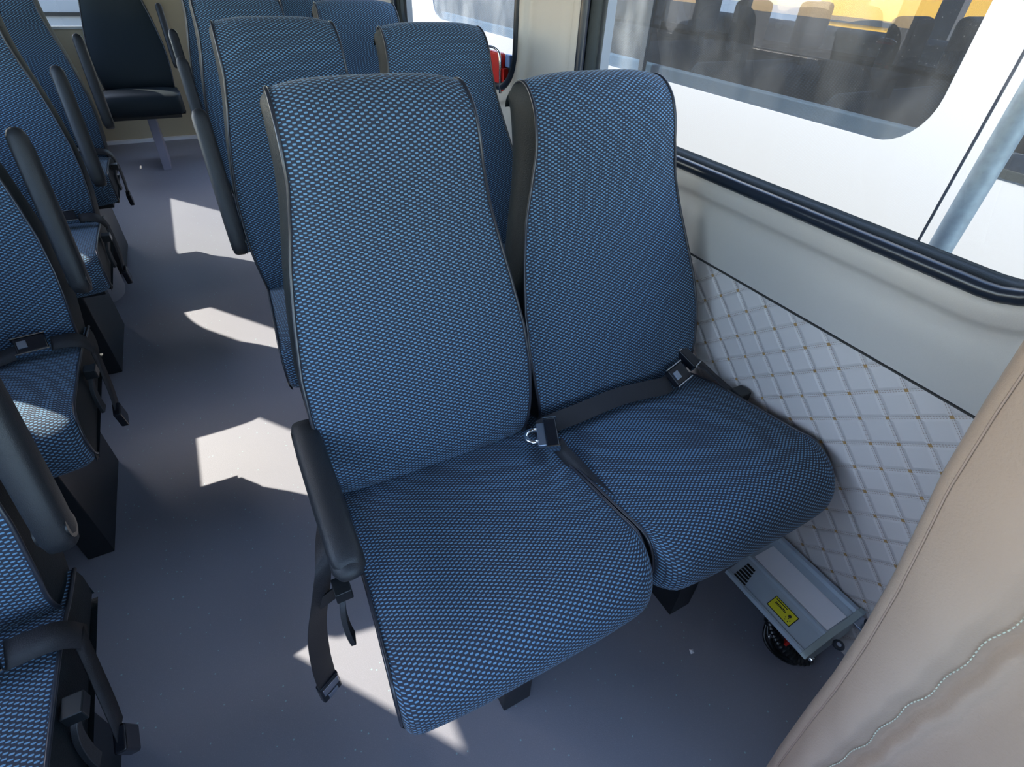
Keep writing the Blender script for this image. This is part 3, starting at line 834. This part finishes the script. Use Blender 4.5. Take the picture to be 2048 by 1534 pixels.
def parked_van():
    R = thing('parked_van', 'white passenger van parked alongside, filling the view through the side window', 'van', (2.2, 2.0, -.65))
    ox, oy, oz = 2.2, 2.0, -.65
    def W(x, y, z): return (x-ox, y-oy, z-oz)
    b = MB()
    # near side skin with window opening, rounded corners
    y0, y1, z0, z1, r = 1.03, 5.6, .785, 1.75, .17
    loops = [[W(2.2, p[0], p[1]) for p in outset(y0, y1, z0, z1, r, d)] for d in (0, .02)]
    loops.append([W(2.2, p[0], p[1]) for p in outer_loop(.885, 6.6, -.25, 2.15)])
    b.grid(loops, closev=True)
    inn = [[W(2.2+dx, p[0], p[1]) for p in outset(y0, y1, z0, z1, r, 0)] for dx in (0, .07)]
    b.grid(inn, closev=True)
    # front door section with its own window
    loops = [[W(2.2, p[0], p[1]) for p in outset(-.35, .80, .775, 1.65, .06, d)] for d in (0, .02)]
    loops.append([W(2.2, p[0], p[1]) for p in outer_loop(-.9, .875, -.25, 2.15)])
    b.grid(loops, closev=True)
    inn = [[W(2.2+dx, p[0], p[1]) for p in outset(-.35, .80, .775, 1.65, .06, 0)] for dx in (0, .05)]
    b.grid(inn, closev=True)
    b.box(2.215-ox, 2.24-ox, .86-oy, .90-oy, -.25-oz, 2.15-oz)
    # roof, far side, ends
    b.box(2.2-ox, 4.05-ox, -.9-oy, 6.6-oy, 2.15-oz, 2.2-oz)
    b.box(3.98-ox, 4.05-ox, -.9-oy, 6.6-oy, -.25-oz, .86-oz); b.box(3.98-ox, 4.05-ox, -.9-oy, 6.6-oy, 1.7-oz, 2.15-oz)
    for a, c in ((-.9, .6), (2.0, 2.12), (4.1, 4.6), (6.2, 6.6)): b.box(3.98-ox, 4.05-ox, a-oy, c-oy, .86-oz, 1.7-oz)
    b.box(2.2-ox, 4.05-ox, 6.6-oy, 6.65-oy, -.25-oz, 2.15-oz)
    b.box(2.2-ox, 4.05-ox, -.95-oy, -.9-oy, -.25-oz, 2.15-oz)
    b.build('body', 'white_paint', R)
    b = MB(); b.box(2.28-ox, 3.95-ox, -.8-oy, 6.5-oy, -.22-oz, -.05-oz); b.build('cabin_floor', 'van_inside', R)
    # inner lining of both sides
    b = MB(); b.box(2.26-ox, 2.30-ox, -.8-oy, 6.5-oy, -.05-oz, .835-oz); b.build('door_lining', 'van_trim', R, bevel=.01)
    b = MB()
    loops = [[W(3.90, p[0], p[1]) for p in outset(1.0, 4.05, .985, 1.7, .16, d)] for d in (0, .03, .13)]
    loops[0] = [(p[0]+.05, p[1], p[2]) for p in loops[0]]
    b.grid(loops, closev=True); b.build('far_window_surround', 'headliner', R, smooth=True)
    b = MB(); b.box(3.93-ox, 3.97-ox, -.8-oy, 6.5-oy, -.05-oz, .86-oz); b.build('far_lining', 'dark_cloth', R)
    # panes
    b = MB(); b.box(2.207-ox, 2.211-ox, 1.02-oy, 2.56-oy, .77-oz, 1.76-oz); b.build('window_pane', 'van_glass', R)
    b = MB(); b.box(2.207-ox, 2.211-ox, 2.56-oy, 5.62-oy, .77-oz, 1.76-oz); b.build('window_pane', 'van_glass_pale', R)
    b = MB(); b.box(2.212-ox, 2.222-ox, 2.55-oy, 2.60-oy, .79-oz, 1.75-oz); b.build('window_divider', 'rubber', R)
    b = MB(); b.box(2.207-ox, 2.211-ox, -.36-oy, .81-oy, .77-oz, 1.66-oz); b.build('window_pane', 'van_glass', R)
    b = MB(); b.box(2.195-ox, 2.206-ox, -.34-oy, .80-oy, .775-oz, .80-oz); b.build('window_seal', 'rubber', R)
    # seat rows inside
    for y in (1.5, 2.45, 3.4, 4.4):
        b = MB(); b.prism([(y-.25-oy, .0-oz), (y+.18-oy, .0-oz), (y+.32-oy, .75-oz), (y+.26-oy, .82-oz), (y+.17-oy, .75-oz), (y+.08-oy, .30-oz), (y-.25-oy, .28-oz)], 'x', 2.75-ox, 3.85-ox)
        b.build('van_seat', 'dark_cloth', R, bevel=.03, seg=3)
        for xx in (2.95, 3.52):
            b = MB(); b.box(xx-ox, xx+.26-ox, y+.18-oy, y+.27-oy, .86-oz, 1.12-oz); b.build('headrest', 'dark_cloth', R, bevel=.035, seg=3)
            b = MB(); b.box(xx+.10-ox, xx+.16-ox, y+.20-oy, y+.25-oy, .78-oz, .88-oz); b.build('headrest_post', 'dark_cloth', R)
    # wheels
    for y in (0.2, 5.2):
        b = MB(); b.disc((2.32-ox, y-oy, .33), (1, 0, 0), .33, .22, 28); b.build('wheel', 'rubber', R, smooth=True, autosmooth=.5)
    return R
parked_van()

b = MB(); b.disc((0, 0, 1.3), (0, 0, 1), .028, 2.6, 28)
o = b.build('galvanised_pole', 'galv', smooth=True, autosmooth=.6, loc=(1.62, .592, -.65)); tag(o, 'grey galvanised steel pole standing between the two vans', 'pole')

def school_bus():
    R = thing('school_bus', 'yellow school bus parked beyond the white van, seen through both windows', 'bus', (8.5, 1.2, -.65))
    b = MB(); b.box(0, 2.3, -5, 5, .45, 2.0); b.box(0, 2.3, -5, 5, 2.7, 3.2)
    for k in range(11): y = -5+k*.98; b.box(0, 2.3, y, y+.14, 2.0, 2.7)
    b.build('body', 'bus_yellow', R)
    b = MB(); b.box(.03, 2.2, -4.9, 4.9, 1.95, 2.75); b.build('window_band', 'bus_black', R)
    for z in (1.02, 1.38, 1.86):
        b = MB(); b.box(-.025, .01, -5, 5, z, z+.07); b.build('rub_rail', 'bus_black', R)
    for y in (-3.2, 2.9):
        b = MB(); b.disc((.05, y, .45), (1, 0, 0), .45, .3, 28); b.build('wheel', 'bus_black', R, smooth=True, autosmooth=.5)
    return R
school_bus()
def rear_van():
    R = thing('white_van_behind', 'white vehicle parked behind, seen through the rear door window', 'van', (-1.2, 7.2, -.65))
    b = MB(); b.box(-1.2, 1.2, 0, 4, .35, 2.6); b.build('body', 'white_paint', R, bevel=.06, seg=3)
    b = MB(); b.box(-1.1, 1.1, -.02, .0, 1.30, 1.33); b.build('trim_line', 'ink', R)
    b = MB(); b.box(-1.15, 1.15, -.10, .02, .45, .70); b.build('bumper', 'steel', R, bevel=.02)
    for x in (-.9, .9):
        b = MB(); b.disc((x, .9, .34), (1, 0, 0), .34, .22, 24); b.build('wheel', 'rubber', R, smooth=True, autosmooth=.5)
rear_van()

b = MB(); b.add([(-.006, -.004, 0), (.004, -.006, 0), (.007, .003, .0), (-.002, .006, 0), (0, 0, .004)], [(0, 1, 4), (1, 2, 4), (2, 3, 4), (3, 0, 4), (0, 3, 2, 1)])
o = b.build('paper_scrap', 'alu_light', loc=(.687, .268, .0005)); tag(o, 'tiny white paper scrap on the floor in front of the double seat', 'scrap')
